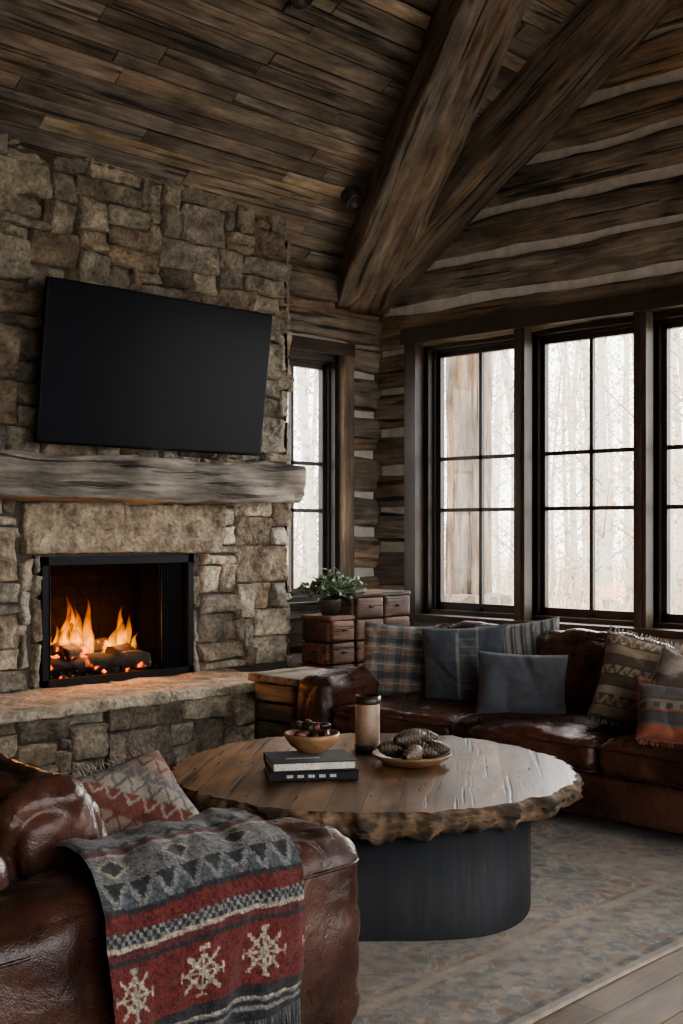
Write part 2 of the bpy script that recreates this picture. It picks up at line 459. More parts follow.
def ashlar(b,fn,U0,U1,V0,V1,blocked=[],cu=.085,cv=.068,dark=lambda u,v:1.0,wts=None):
    nu=round((U1-U0)/cu);nv=round((V1-V0)/cv);cu=(U1-U0)/nu;cv=(V1-V0)/nv
    occ=[[False]*nu for _ in range(nv)]
    for (a,c,d,e) in blocked:
        for j in range(nv):
            for i in range(nu):
                uu=U0+(i+.5)*cu;vv=V0+(j+.5)*cv
                if a<uu<c and d<vv<e: occ[j][i]=True
    opts=wts or [(2,1),(3,1),(4,1),(5,1),(3,2),(4,2),(5,3),(5,2),(4,3),(6,4),(5,4),(3,4),(2,3),(2,2),(1,2),(3,2),(7,3),(6,2),(7,4),(3,3),(6,2)]
    for j in range(nv):
        for i in range(nu):
            if occ[j][i]: continue
            w,h=R.choice(opts)
            ww=0
            while ww<w and i+ww<nu and not occ[j][i+ww]: ww+=1
            w=ww;h=min(h,nv-j)
            hh=1
            while hh<h and all(not occ[j+hh][i+k] for k in range(w)): hh+=1
            h=hh
            for y in range(h):
                for x in range(w): occ[j+y][i+x]=True
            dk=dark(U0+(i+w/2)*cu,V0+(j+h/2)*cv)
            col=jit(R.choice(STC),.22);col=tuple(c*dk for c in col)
            stone(b,fn,U0+i*cu,V0+j*cv,U0+(i+w)*cu,V0+(j+h)*cv,col)
FY=6.64;CX1=6.25;CX0=2.0
FX0,FX1,FZ0,FZ1=4.12,5.33,.50,1.33
b=MB();MC=(.1,.1,.1)
b.box((CX0,FY,.0),(CX1,YB,FZ0),MC,1);b.box((CX0,FY,FZ0),(FX0,YB,FZ1),MC,1);b.box((FX1,FY,FZ0),(CX1,YB,FZ1),MC,1)
b.box((CX0,FY,FZ1),(CX1,YB,4.0),MC,1)
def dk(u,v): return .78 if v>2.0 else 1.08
fn=lambda u,v,d:V((u,FY-d,v))
lint=[(3.98,4.72,1.34,1.68),(4.72,5.58,1.34,1.68)]
for (a,c,z0,z1) in lint: stone(b,fn,a,z0,c,z1,(.48,.395,.285),.075)
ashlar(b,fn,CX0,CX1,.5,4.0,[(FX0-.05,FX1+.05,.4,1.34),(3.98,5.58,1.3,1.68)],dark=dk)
for (a,c) in ((FX0-.06,FX0+.0),(FX1,FX1+.06)):
    z=.5
    while z<1.33:
        h=R.uniform(.14,.3);stone(b,fn,a,z,c,min(z+h,1.34),jit(R.choice(STC),.2),.045);z+=h
fn2=lambda u,v,d:V((CX1+d,u,v))
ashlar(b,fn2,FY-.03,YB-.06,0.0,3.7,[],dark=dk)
HY=6.03;HX1=5.62
b.box((CX0,HY,0),(HX1,FY,.43),MC,1)
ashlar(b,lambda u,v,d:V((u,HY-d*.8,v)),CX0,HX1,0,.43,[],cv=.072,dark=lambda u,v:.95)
ashlar(b,lambda u,v,d:V((HX1+d*.6,u,v)),HY-.02,FY,0,.43,[],cv=.072)
x=CX0
while x<HX1:
    w=R.uniform(.9,1.4);x1=min(x+w,HX1+.05)
    if HX1-x1<.4:x1=HX1+.05
    b.soft(((x+x1)/2,(HY+FY)/2-.05,.465),(x1-x-.006,FY-HY+.12,.075),.015,(0,0,0),22,.012,7,(.50,.42,.31),0)
    x=x1
fp=b.build('fireplace',[mStone,mMortar])
# firebox
b=MB()
BK=(.02,.016,.014)
y0,y1=FY-.01,YB-.01
vs=[(FX0,y0,FZ0),(FX1,y0,FZ0),(FX1,y0,FZ1),(FX0,y0,FZ1),(FX0+.16,y1,FZ0),(FX1-.16,y1,FZ0),(FX1-.16,y1,FZ1-.06),(FX0+.16,y1,FZ1-.06)]
P=[V(v) for v in vs]
b.add(vs,[(0,4,5,1),(3,2,6,7),(4,5,6,7),(0,4,7,3),(1,2,6,5)],(.01,.01,.01),None,0,False)
def bricks(p0,pu,pv,nu,nv,nrm):
    for j in range(nv):
        for i in range(-1,nu):
            a=i/nu+(.5/nu if j%2 else 0);c=a+1/nu;a=max(a,0);c=min(c,1)
            if c-a<.01: continue
            q=p0+pu*(a+.003)+pv*(j/nv+.004)
            b.obox(q,pu*(c-a-.006),pv*(1/nv-.008),nrm*.004,(.01,.01,.01),0,0)
bricks(P[4],P[5]-P[4],P[7]-P[4],5,11,V((0,-1,0)))
b.build('lining',[mSoot],fp)
b=MB()
t=.045;yy=FY-.055
b.box((FX0,yy,FZ0+.01),(FX0+t,yy+.05,FZ1),BK);b.box((FX1-t,yy,FZ0+.01),(FX1,yy+.05,FZ1),BK)
b.box((FX0,yy,FZ1-t*1.2),(FX1,yy+.05,FZ1),BK);b.box((FX0,yy,FZ0),(FX1,yy+.05,FZ0+.05),BK)
for (xa,xb) in ((FX1-.24,FX1-.05),(FX0+.045,FX0+.1)):
    n=60 if xb-xa>.1 else 20
    vs=[];fs=[]
    for i in range(n+1):
        x=lerp(xa,xb,i/n);q=.014*math.sin(i*.9)
        vs+= [(x,yy+.075+q,FZ0+.02),(x,yy+.075+q*.6,FZ1-.05)]
    for i in range(n): fs.append((i*2,i*2+2,i*2+3,i*2+1))
    b.add(vs,fs,BK)
for k in range(7):
    x=4.3+k*.12;b.tube([(x,6.66,.58),(x,6.7,.56),(x,6.9,.56),(x,6.93,.6)],.009,6,BK)
b.tube([(4.25,6.72,.55),(5.08,6.72,.55)],.011,6,BK);b.tube([(4.25,6.88,.55),(5.08,6.88,.55)],.011,6,BK)
b.build('metal_frame',[mBlack],fp)
mChar,nt,N,L,bs=newmat('charred_log');col,gc=base(nt)
a=tex(nt,'ShaderNodeTexNoise',gc,9,Detail=6).outputs[0]
bs.inputs['Roughness'].default_value=.9
L.new(vscale(nt,col,rng(nt,a,.3,.7,.3,1.6)),bs.inputs['Base Color'])
bs.inputs['Emission Color'].default_value=(1,.13,.012,1)
L.new(rng(nt,a,.58,.70,0,1.8),bs.inputs['Emission Strength']);bump(nt,a,1,.03,bs)
b=MB()
for (p,q,r) in [((4.22,6.74,.62),(5.02,6.72,.60),.065),((4.28,6.86,.63),(4.98,6.88,.62),.07),((4.35,6.72,.70),(4.8,6.9,.71),.05),((4.72,6.70,.68),(5.05,6.88,.66),.045),((4.3,6.78,.71),(4.58,6.86,.74),.035)]:
    b.beam(p,q,r*2,r*2,(0,0,1),(.030,.025,.021),.03,.04,14,1,0,5)
for k in range(60):
    b.soft((R.uniform(4.2,5.15),R.uniform(6.68,6.93),.535+R.uniform(0,.02)),[R.uniform(.03,.06)]*3,.02,(0,0,0),4,.01,20,(.03,.025,.02),0)
b.build('fire_logs',[mChar],fp)
mFl=bpy.data.materials.new('flame');mFl.use_nodes=True;nt=mFl.node_tree;N=nt.nodes;L=nt.links
for n in list(N):
    if n.type!='OUTPUT_MATERIAL':N.remove(n)
out=[n for n in N][0]
tc=N.new('ShaderNodeTexCoord').outputs['Object'];sp=N.new('ShaderNodeSeparateXYZ');L.new(tc,sp.inputs[0])
h=rng(nt,sp.outputs[2],.66,1.08,0,1)
rp=N.new('ShaderNodeValToRGB');L.new(h,rp.inputs[0]);e=rp.color_ramp.elements
e[0].position=0;e[0].color=(1,.36,.03,1);e[1].position=1;e[1].color=(1,.10,.002,1)
e2=rp.color_ramp.elements.new(.45);e2.color=(1,.27,.012,1)
nz=tex(nt,'ShaderNodeTexNoise',mapping(nt,tc,(14,14,5)),1,Detail=3,Distortion=1).outputs[0]
st=mul(nt,rng(nt,nz,.35,.65,.1,1.2),rng(nt,h,0,1,28,8))
em=N.new('ShaderNodeEmission');L.new(rp.outputs[0],em.inputs[0]);L.new(st,em.inputs[1]);L.new(em.outputs[0],out.inputs['Volume'])
b=MB()
def flame(x,y,z,h,r,lean):
    n=12;m=20;vs=[];fs=[];ph=R.uniform(0,6)
    for i in range(m+1):
        t=i/m;rr=r*(math.sin(math.pi*min(1,(t*.9+.12))**.75)**.9)*(1-t)**.45+.0006
        cx=x+lean*t*t+.026*math.sin(t*7+ph)*t;cy=y+.012*math.cos(t*5+ph)*t
        for j in range(n):
            a=2*math.pi*j/n;vs.append((cx+rr*math.cos(a),cy+rr*.7*math.sin(a),z+h*t))
    for i in range(m):
        for j in range(n):
            a=i*n+j;c=i*n+(j+1)%n;fs.append((a,c,c+n,a+n))
    fs.append(tuple(range(n-1,-1,-1)));fs.append(tuple(m*n+j for j in range(n)))
    b.add(vs,fs,(1,.5,.1))
for (x,h,r) in [(4.30,.16,.035),(4.36,.24,.045),(4.42,.34,.055),(4.47,.44,.062),(4.53,.36,.055),(4.59,.42,.045),(4.63,.2,.035),(4.25,.13,.028),(4.40,.24,.055),(4.50,.28,.06),(4.80,.22,.042),(4.86,.34,.05),(4.92,.28,.042),(4.97,.15,.028),(4.74,.12,.026)]:
    flame(x,6.80+R.uniform(-.03,.03),.66,h,r,R.uniform(-.03,.07))
b.build('flames',[mFl],fp)
for (x,z,e) in ((4.46,.86,5.5),(4.83,.84,3.5)):
    l=bpy.data.lights.new('fire_light','POINT');l.energy=e;l.color=(1,.36,.10);l.shadow_soft_size=.10
    o=bpy.data.objects.new('fire_light',l);o.location=(x,6.74,z);sc.collection.objects.link(o);o.parent=fp

# mantel
b=MB()
b.beam((2.05,6.43,1.83),(6.14,6.43,1.83),.32,.27,(0,0,1),(.26,.22,.175),.026,.03,60,.2,0,3.8,endround=.04)
b.build('mantel_shelf',[mLog])

# television
tv=empty('television')
b=MB();c=V((4.90,6.36,2.53));th=math.radians(-7.5)
Mt=Matrix.Translation(c)@Matrix.Rotation(-th,4,'X')
b.M=Mt;w,h=1.84,1.01
b.soft((0,.022,0),(w,.04,h),.01,(0,0,0),8,0,1,(.01,.01,.01),0)
b.soft((0,.06,-.05),(w*.7,.06,h*.6),.02,(0,0,0),6,0,1,(.01,.01,.01),0)
b.box((-w/2+.01,-.001,-h/2+.018),(w/2-.01,.004,h/2-.01),(.01,.01,.01),1)
b.box((-.05,-.003,-h/2+.004),(.05,.001,-h/2+.012),(.1,.1,.1),0)
b.build('screen_panel',[mBlack,mScreen],tv)
b=MB();b.box((4.67,6.44,2.3),(5.11,6.62,2.7),(.01,.01,.01));b.box((4.47,6.55,2.25),(5.31,6.61,2.75),(.01,.01,.01))
b.build('wall_bracket',[mBlack],tv)

# ---------------- sofas ----------------
LC=(.054,.0225,.0142)
def rrect(hx,hy,r,z,n=6):
    p=[]
    for (sx,sy,a0) in ((1,1,0),(-1,1,90),(-1,-1,180),(1,-1,270)):
        for k in range(n+1):
            a=math.radians(a0+90*k/n);p.append((sx*(hx-r)+r*math.cos(a),sy*(hy-r)+r*math.sin(a),z))
    return p
def sofa(M,W,D,armw,armh,n,backh,name='sofa',ncol=LC,boff=.33,bth=.25,lean=-13):
    e=empty(name)
    b=MB();b.M=M
    b.soft((0,.02,.19),(W-.06,D-.06,.22),.03,(0,0,0),12,.004,5,ncol)
    b.build('frame',[mLeather],e)
    b=MB();b.M=M
    for sx in (-1,1):
        cx=sx*(W/2-armw/2)
        b.soft((cx,.0,armh/2+.04),(armw,D,armh-.08),.085,(.012,.01,.02),34,.012,4,ncol,ridge=.008)
        hx,hy=armw/2-.012,D/2-.012
        b.tube([V(p)+V((cx,0,armh-.08)) for p in rrect(hx+.010,hy+.008,.08,0)],.0055,6,tuple(c*.7 for c in ncol),0,True)
    b.build('arms',[mLeather],e)
    b=MB();b.M=M
    sw=(W-2*armw)/n
    b.soft((0,D/2-.13,.42),(W-armw*1.2,.24,.70),.09,(0,0,.01),24,.01,3,ncol,ridge=.004)
    b.build('back_frame',[mLeather],e)
    b=MB();b.M=M
    for i in range(n):
        cx=-W/2+armw+sw*(i+.5)
        b.soft((cx,-.13,.375),(sw-.008,D-.30,.19),.06,(.0,.015,.035),40,.020,3.2,jit(ncol,.1),ridge=.013)
        for zz in (.435,.315):
            b.tube([V(p)+V((cx,-.13,zz)) for p in rrect(sw/2-.006,(D-.30)/2+.002,.05,0)],.005,6,tuple(c*.7 for c in ncol),0,True)
    b.build('seat_cushions',[mLeather],e)
    b=MB();b.M=M
    for i in range(n):
        cx=-W/2+armw+sw*(i+.5)
        rot=Matrix.Rotation(math.radians(lean+R.uniform(-3,3)),3,'X')@Matrix.Rotation(math.radians(R.uniform(-3,3)),3,'Y')
        b.soft((cx,D/2-boff,.46+(backh-.46)/2+.0),(sw-.01,bth,backh-.44),.09,(.0,.05,.03),40,.024,3.5,jit(ncol,.15),rot=rot,ridge=.018)
    b.build('back_cushions',[mLeather],e)
    b=MB();b.M=M
    for sx in (-1,1):
        for sy in (-1,1): b.box((sx*(W/2-.1)-.04,sy*(D/2-.1)-.04,0.013),(sx*(W/2-.1)+.04,sy*(D/2-.1)+.04,.1),(.03,.02,.012))
    b.build('feet',[mFrame],e)
    return e
def place(cx,cy,deg): return Matrix.Translation((cx,cy,0))@Matrix.Rotation(math.radians(deg),4,'Z')
sofa(place(5.66,3.65,-90),3.3,1.2,.28,.62,3,.88,ncol=(.070,.0285,.0175))
es=sofa(place(1.88,3.62,90),2.64,1.24,.34,.65,2,.84,'sofa',boff=.46,bth=.28)
b=MB()
for (x,y,z,w,t,h,yaw,lean) in ((1.84,2.98,.59,.50,.18,.40,-78,-26),(1.88,3.60,.60,.60,.20,.42,-98,-26)):
    rot=(Matrix.Rotation(math.radians(yaw+180),3,'Z')@Matrix.Rotation(math.radians(lean),3,'X'))
    b.soft((x,y,z+.03),(w,t,h),.085,(0,.05,.02),40,.024,4,jit(LC,.2),rot=rot,ridge=.020)
b.build('loose_cushions',[mLeather],es)

# ---------------- pillows ----------------
def pillow(name,c,w,h,th,yaw,tilt,fcol,roll=0,n=90,mat=None,fringe=None):
    b=MB();b.M=Matrix.Translation(c)@Matrix.Rotation(math.radians(yaw),4,'Z')@Matrix.Rotation(math.radians(-tilt),4,'X')@Matrix.Rotation(math.radians(roll),4,'Y')
    o=V([R.uniform(0,90) for _ in range(3)])
    for sd in (-1,1):
        vs=[];cs=[];g=[];fs=[]
        for j in range(n+1):
            for i in range(n+1):
                u=math.sin((2*i/n-1)*math.pi/2);v=math.sin((2*j/n-1)*math.pi/2)
                k=(max(0,(1-u**4))*max(0,(1-v**4)))**.5
                x=w/2*u*(1-.07*(1-v*v)*abs(u));z=h/2*v*(1-.07*(1-u*u)*abs(v))
                q=V((x*5,z*5,sd))+o
                y=sd*(th/2*k*(1+.25*fr(q,3))+.004)
                if k>.02: y+= -sd*.014*max(0,1-5*abs(noise.noise(q*.9)))*k
                vs.append((x,y,z));g.append(V((x,z,y)));cs.append(fcol(x,z,w,h))
        for j in range(n):
            for i in range(n):
                a=j*(n+1)+i;f=(a,a+1,a+n+2,a+n+1);fs.append(f if sd<0 else f[::-1])
        b.add(vs,fs,cs,g,0,True)
    edge=[]
    for (a,c2,d,e) in ((-1,-1,1,-1),(1,-1,1,1),(1,1,-1,1),(-1,1,-1,-1)):
        for k in range(16):
            t=k/16;u=lerp(a,d,t);v=lerp(c2,e,t)
            edge.append((w/2*u*(1-.07*(1-v*v)*abs(u)),0,h/2*v*(1-.07*(1-u*u)*abs(v))))
    b.tube(edge,.006,6,fcol(w/2*.9,h/2*.9,w,h),0,True)
    if fringe:
        for s in (-1,1):
            for k in range(46):
                x=lerp(-w/2,w/2,k/45)*.97;z=s*h/2*.94
                b.tube([(x,0,z),(x+R.uniform(-.008,.008),-.01,z+s*.02),(x+R.uniform(-.012,.012),R.uniform(-.02,.0),z+s*.04)],.003,5,fringe)
    return b.build(name,[mat or mFab])
def st(x,p,w): return (x%p)<w
CR=(.50,.44,.36);NV=(.035,.05,.065)
def plaid(x,z,w,h):
    c=(.32,.30,.275);a=x+1;d=z+1
    for t in (a,d):
        if st(t,.11,.042): c=mixc(c,NV,.55)
        if st(t+.03,.11,.007): c=mixc(c,CR,.9)
        if st(t+.055,.11,.007): c=mixc(c,(.42,.15,.06),.85)
        if st(t+.02,.055,.004): c=mixc(c,CR,.5)
    return c
def denim(x,z,w,h):
    c=(.085,.095,.112)
    if abs(x-.02)<.065:
        c=(.11,.115,.125)
        if st(z+1,.05,.006): c=(.2,.2,.2)
        if abs(abs(x-.02)-.06)<.005:c=(.27,.26,.24)
    return c
def lite(x,z,w,h):
    c=(.30,.29,.275)
    if st(x+1,.06,.02): c=(.09,.09,.1)
    if st(x+1.03,.06,.006): c=(.12,.10,.09)
    return c
def gray(x,z,w,h): return (.095,.099,.110)
def kilim(x,z,w,h):
    zz=round((z+1)/.006)*.006;xx=round((x+1)/.006)*.006
    b_=int(zz/.055)%6
    tri=abs((xx/.05)%1-.5)*2;fz=(zz/.055)%1
    P_=[(.30,.24,.17),(.10,.07,.05),(.23,.175,.115),(.16,.10,.065),(.32,.265,.19),(.12,.09,.065)]
    c=P_[b_]
    if b_ in(0,3) and abs(tri-fz)<.2: c=P_[(b_+1)%6]
    if fz<.1:c=(.06,.045,.035)
    return c
def rust(x,z,w,h):
    zz=round((z+1)/.006)*.006;xx=round((x+1)/.006)*.006
    b_=int(zz/.07)%4;fz=(zz/.07)%1
    P_=[(.22,.065,.035),(.05,.045,.04),(.15,.12,.09),(.09,.08,.07)]
    c=P_[b_]
    if fz<.15:c=P_[(b_+2)%4]
    if b_==2 and int(xx/.03)%2 and .3<fz<.7:c=P_[1]
    return c
def hide(x,z,w,h):
    v=fr((x*9+3,z*9,2),4)
    return mixc((.07,.05,.04),(.26,.21,.17),min(1,max(0,.35+v*2.2)))
def kil2(x,z,w,h):
    a=(x+z)*.7+1;bq=(x-z)*.7+1
    aa=round(a/.006)*.006
    b_=int(aa/.05)%5;tri=abs((bq/.06)%1-.5)*2;fz=(aa/.05)%1
    P_=[(.19,.06,.045),(.31,.265,.21),(.13,.12,.12),(.25,.18,.135),(.15,.05,.035)]
    c=P_[b_]
    if abs(tri-fz)<.16:c=P_[(b_+1)%5]
    return c
pillow('throw_pillow',(5.66,4.97,.675),.47,.48,.17,-56,16,plaid,3)
pillow('throw_pillow',(5.68,4.45,.685),.52,.49,.17,-58,16,denim,-4)
pillow('throw_pillow',(5.88,4.20,.745),.50,.42,.14,-64,14,lite,-8)
pillow('throw_pillow',(5.50,3.92,.635),.50,.37,.19,-54,22,gray,2)
pillow('throw_pillow',(5.62,3.20,.69),.54,.47,.18,-54,20,kilim,14,fringe=(.28,.24,.18))
pillow('throw_pillow',(5.44,2.90,.72),.34,.30,.15,-50,20,hide,26)
pillow('throw_pillow',(5.30,2.86,.60),.40,.30,.15,-44,34,rust,10,fringe=(.22,.09,.05))
pillow('throw_pillow',(2.28,3.15,.585),.46,.38,.15,-14,46,kil2,-14,fringe=(.3,.25,.2))

# ---------------- blanket ----------------
def bcol(x,s):
    x=round(x/.0055)*.0055;s=round(s/.0055)*.0055
    k=.8+.4*noise.cell(V((x*180,s*180,0)))
    def o(c): return tuple(i*k for i in c)
    g=(.165,.158,.148);bk=(.026,.024,.025);rd=(.120,.020,.016);cr=(.34,.285,.215);bl=(.07,.078,.085)
    tri=abs((x/.075)%1-.5)*2
    def zig(s0,s1): return tri*(s1-s0)+s0
    if s<.012:return o(bk)
    if s<.05:return o(bk if int(s/.012)%2 else g)
    if s<.058:return o(cr)
    if s<.085:return o(bk)
    if s<.235:
        xx=((x+.02)%.20)-.10;yy=s-.16;ax,ay=abs(xx),abs(yy);r=max(ax,ay)
        if r<.058 and (ax<.004 or ay<.004 or (abs(ax-ay)<.006 and r<.046)) : return o(cr)
        if .036<ax+ay<.047 and (ax<.024 or ay<.024): return o(cr)
        if .054<r<.06 and min(ax,ay)<.012: return o(cr)
        return o(rd)
    if s<.243:return o(bk)
    if s<.262:return o(mixc(rd,bk,.3))
    if s<.27:return o(cr)
    if s<.30:return o(g if (int(x/.011)+int(s/.011))%2 else bk)
    if s<.33:return o(rd)
    if s<.345:return o(bk)
    if s<.40: return o(g if abs(s-zig(.345,.395))<.012 else (bl if s<zig(.345,.395) else bk))
    if s<.50:
        q=abs(((x+.05)%.20)-.10)*.8+abs(s-.45)
        if q<.03: return o(bk)
        if q<.042: return o(cr)
        return o(g)
    if s<.515:return o(cr)
    if s<.54:return o(rd)
    if s<.58: return o(bk if abs(s-zig(.545,.575))<.010 else g)
    if s<.66: return o(g)
    if s<.67:return o(bl)
    return o(g)
prof=[(2.78,.47),(2.755,.56),(2.70,.645),(2.62,.678),(2.47,.690),(2.34,.678),(2.275,.63),(2.252,.54),(2.25,.42),(2.252,.29)]
def crom(P,t):
    n=len(P)-1;f=min(t*n,n-1e-6);i=int(f);u=f-i
    p=[V((*P[max(0,min(n,i+k))],0)) for k in (-1,0,1,2)]
    return .5*((2*p[1])+(p[2]-p[0])*u+(2*p[0]-5*p[1]+4*p[2]-p[3])*u*u+(3*p[1]-p[0]-3*p[2]+p[3])*u**3)
pts=[crom(prof,i/600) for i in range(601)];Ls=[0]
for i in range(600): Ls.append(Ls[-1]+(pts[i+1]-pts[i]).length)
TL=Ls[-1];NB=260;NU=180
b=MB();vs=[];cs=[];g=[];fs=[];ends=[]
ii=0
for j in range(NB+1):
    s=TL*j/NB
    while ii<599 and Ls[ii+1]<s: ii+=1
    t=(s-Ls[ii])/max(1e-6,Ls[ii+1]-Ls[ii]);p=pts[ii].lerp(pts[ii+1],min(1,t))
    q=pts[min(600,ii+3)]-pts[max(0,ii-3)];q.normalize()
    hang=max(0,(s-TL*.62)/(TL*.38))
    for i in range(NU+1):
        u=i/NU;X=1.57+.60*u+(p.x-2.27)*.32+.012*math.sin(s*11)*(1 if u>.5 else -1)*abs(u-.5)*2
        amp=.010+.022*hang
        dd=.009+amp*(.5+.5*math.sin(u*17+fr((u*2,s*2,0),2)*2.5))+.012*(1+fr((u*5,s*6,3),3))
        oy,oz=(q.y,-q.x)
        if oz<0 and .2<j/NB<.6: oy,oz=-oy,-oz
        if j/NB>=.6: 
            if oy>0: oy,oz=-oy,-oz
        if j/NB<=.2:
            if oy<0: oy,oz=-oy,-oz
        P_=V((X,p.x+oy*dd,p.y+oz*dd))
        vs.append(P_);g.append(V((u*.64,s,0)));cs.append(bcol(u*.62+.012*math.sin(s*9),TL-s+.006*math.sin(u*8)))
        if j==NB: ends.append(P_)
for j in range(NB):
    for i in range(NU):
        a=j*(NU+1)+i;fs.append((a,a+1,a+NU+2,a+NU+1))
b.add(vs,fs,cs,g)
for k in range(0,NU+1):
    p=ends[k];c=jit(R.choice([(.03,.03,.033),(.03,.03,.033),(.10,.1,.1)]),.2)
    dx,dy=R.uniform(-.012,.012),R.uniform(-.012,.006)
    b.tube([p+V((0,0,.004)),p+V((dx*.3,dy*.5,-.04)),p+V((dx,dy,-.085)),p+V((dx*1.4,dy,-.125))],.003,5,c)
ob=b.build('throw_blanket',[mWool])

# ---------------- coffee table ----------------
ct=empty('coffee_table');TX,TY,TZ=3.745,3.445,.50;RT=.84
b=MB();n=420;rings=26;vs=[];fs=[];g=[]
ang=math.radians(-38)
def rad(t):
    c,s=math.cos(t),math.sin(t)
    return RT*(1+.040*fr((c*1.4,s*1.4,3),2)+.028*fr((c*6,s*6,8),3)+.016*fr((c*20,s*20,8),3))
def gcf(x,y,z): return V((x*math.cos(ang)-y*math.sin(ang)+9,x*math.sin(ang)+y*math.cos(ang)+9,z))
for k in range(rings+1):
    for j in range(n):
        t=2*math.pi*j/n;r=rad(t)*k/rings
        x,y=r*math.cos(t),r*math.sin(t);vs.append((TX+x,TY+y,TZ+.0015*noise.noise(V((x*4,y*4,0)))));g.append(gcf(x,y,0))
for k in range(rings):
    for j in range(n):
        a=k*n+j;c=k*n+(j+1)%n
        if k==0 : fs.append((a,a+n,c+n))
        else: fs.append((a,a+n,c+n,c))
b.add(vs,fs,(.215,.120,.064),g,0)
vs=[];fs=[];g=[];cs=[]
pr=[(0,0),(.006,-.006),(.014,-.016),(.020,-.030),(.020,-.044),(.014,-.058),(.004,-.072),(-.012,-.086),(-.04,-.098),(-.09,-.100),(-.5,-.100)]
for k,(o,z) in enumerate(pr):
    for j in range(n):
        t=2*math.pi*j/n;c,s=math.cos(t),math.sin(t)
        a=0 if k==0 or k==len(pr)-1 else .034
        nzv=fr((c*13,s*13,z*26),5)
        r=rad(t)+o+a*nzv+ (a*.9*(abs(noise.noise(V((c*18,s*18,z*12)))))-a*.2 )
        vs.append((TX+r*c,TY+r*s,TZ+z*(1+.3*(a>0)*fr((c*9,s*9,1),3))));g.append(V((t*RT*1.0,z*1.5,r)))
        cs.append(mixc((.24,.15,.085),(.06,.04,.026),min(1,max(0,.45+nzv*1.8))))
for k in range(len(pr)-1):
    for j in range(n):
        a=k*n+j;c=k*n+(j+1)%n;fs.append((a,a+n,c+n,c))
b.add(vs,fs,cs,g,1)
b.build('top',[mTable,mBark],ct)
b=MB();n=120;vs=[];fs=[];g=[]
a0=math.radians(44)
for (k,z) in ((1.0,0.013),(1.0,.42),(.0,.42)):
    for j in range(n):
        t=2*math.pi*j/n;ca,sa=math.cos(t),math.sin(t)
        fx=.65*math.copysign(abs(ca)**.55,ca)*k;fy=.74*math.copysign(abs(sa)**.8,sa)*k
        x=fx*math.sin(a0)+fy*math.cos(a0);y=-fx*math.cos(a0)+fy*math.sin(a0)
        vs.append((TX+x,TY+y,z));g.append(V((z,t*.6,0)))
for k in range(2):
    for j in range(n):
        a=k*n+j;c=k*n+(j+1)%n;fs.append((a,c,c+n,a+n))
b.add(vs,fs,(.009,.010,.0125),g)
b.build('pedestal_base',[mBase],ct)

def book(b,c,w,d,h,rot,cov,pages_front):
    M=b.M;b.M=Matrix.Translation(c)@Matrix.Rotation(math.radians(rot),4,'Z')
    b.box((-w/2,-d/2,0),(w/2,d/2,.004),cov);b.box((-w/2,-d/2,h-.004),(w/2,d/2,h),cov)
    s=1 if pages_front else -1
    b.box((-w/2,s*d/2-(.004 if s>0 else 0),0),(w/2,s*d/2+(0 if s>0 else .004),h),cov)
    b.box((-w/2+.006,-d/2+.006,.004),(w/2-.006,d/2-.006,h-.004),(.62,.57,.49))
    if not pages_front:
        for k in range(5):
            x=-w*.3+k*w*.12;b.box((x,-d/2-.0012,h*.35),(x+w*.07,-d/2,h*.65),(.5,.48,.44))
    b.box((-w*.3,-d*.2,h),(w*.1,-d*.12,h+.0008),(.4,.38,.34))
    b.M=M
bx,by=3.44,3.50
b=MB();book(b,(bx,by,TZ+.003),.36,.26,.038,-38,(.02,.02,.022),False)
book(b,(bx-.005,by,TZ+.042),.34,.25,.036,-34,(.03,.029,.028),True)
b.build('book_stack',[mFab])
b=MB();c=(bx+.06,by+.05,TZ+.080)
b.lathe([(.0,.0),(.05,.0),(.055,.006),(.09,.03),(.112,.062),(.115,.08),(.110,.081),(.085,.037),(.04,.015),(.0,.013)],c,48,(.32,.18,.085),0)
dbw=b.build('wooden_bowl',[mBowl])
b=MB()
for k in range(16):
    a=R.uniform(0,6.28);r=R.uniform(.0,.07);b.soft(V(c)+V((r*math.cos(a),r*math.sin(a),.070+.03*(k>8)+R.uniform(0,.01))),(.055,.04,.035),.018,(0,0,0),8,.006,25,R.choice([(.05,.02,.015),(.12,.035,.022),(.04,.02,.015)]),0,rot=Matrix.Rotation(a,3,'Z'))
b.build('dried_fruit',[mLeather])
b=MB();c=(3.98,3.68,TZ+.003)
b.lathe([(.0,0),(.054,0),(.056,.01),(.055,.23),(.052,.235),(.046,.236),(.044,.20),(0,.20)],c,48,(.38,.25,.165),0)
b.lathe([(.0,.19),(.042,.19),(.042,.215),(.0,.22)],c,32,(.5,.42,.3),0)
b.tube([V(c)+V((0,0,.21)),V(c)+V((.002,0,.245))],.002,6,(.02,.02,.02))
b.lathe([(.0565,.0),(.059,.004),(.059,.03),(.0565,.034)],c,48,(.03,.02,.015),0)
b.lathe([(.0565,.215),(.059,.22),(.059,.25),(.052,.252),(.05,.235)],c,48,(.05,.03,.02),0)
b.build('pillar_candle',[mBowl])
b=MB();c=V((3.90,3.35,TZ+.003))
b.lathe([(.0,0),(.10,0),(.125,.008),(.165,.035),(.172,.045),(.166,.047),(.125,.02),(.06,.012),(0,.011)],c,56,(.30,.165,.08),0,.02)
b.build('wooden_tray',[mBowl])
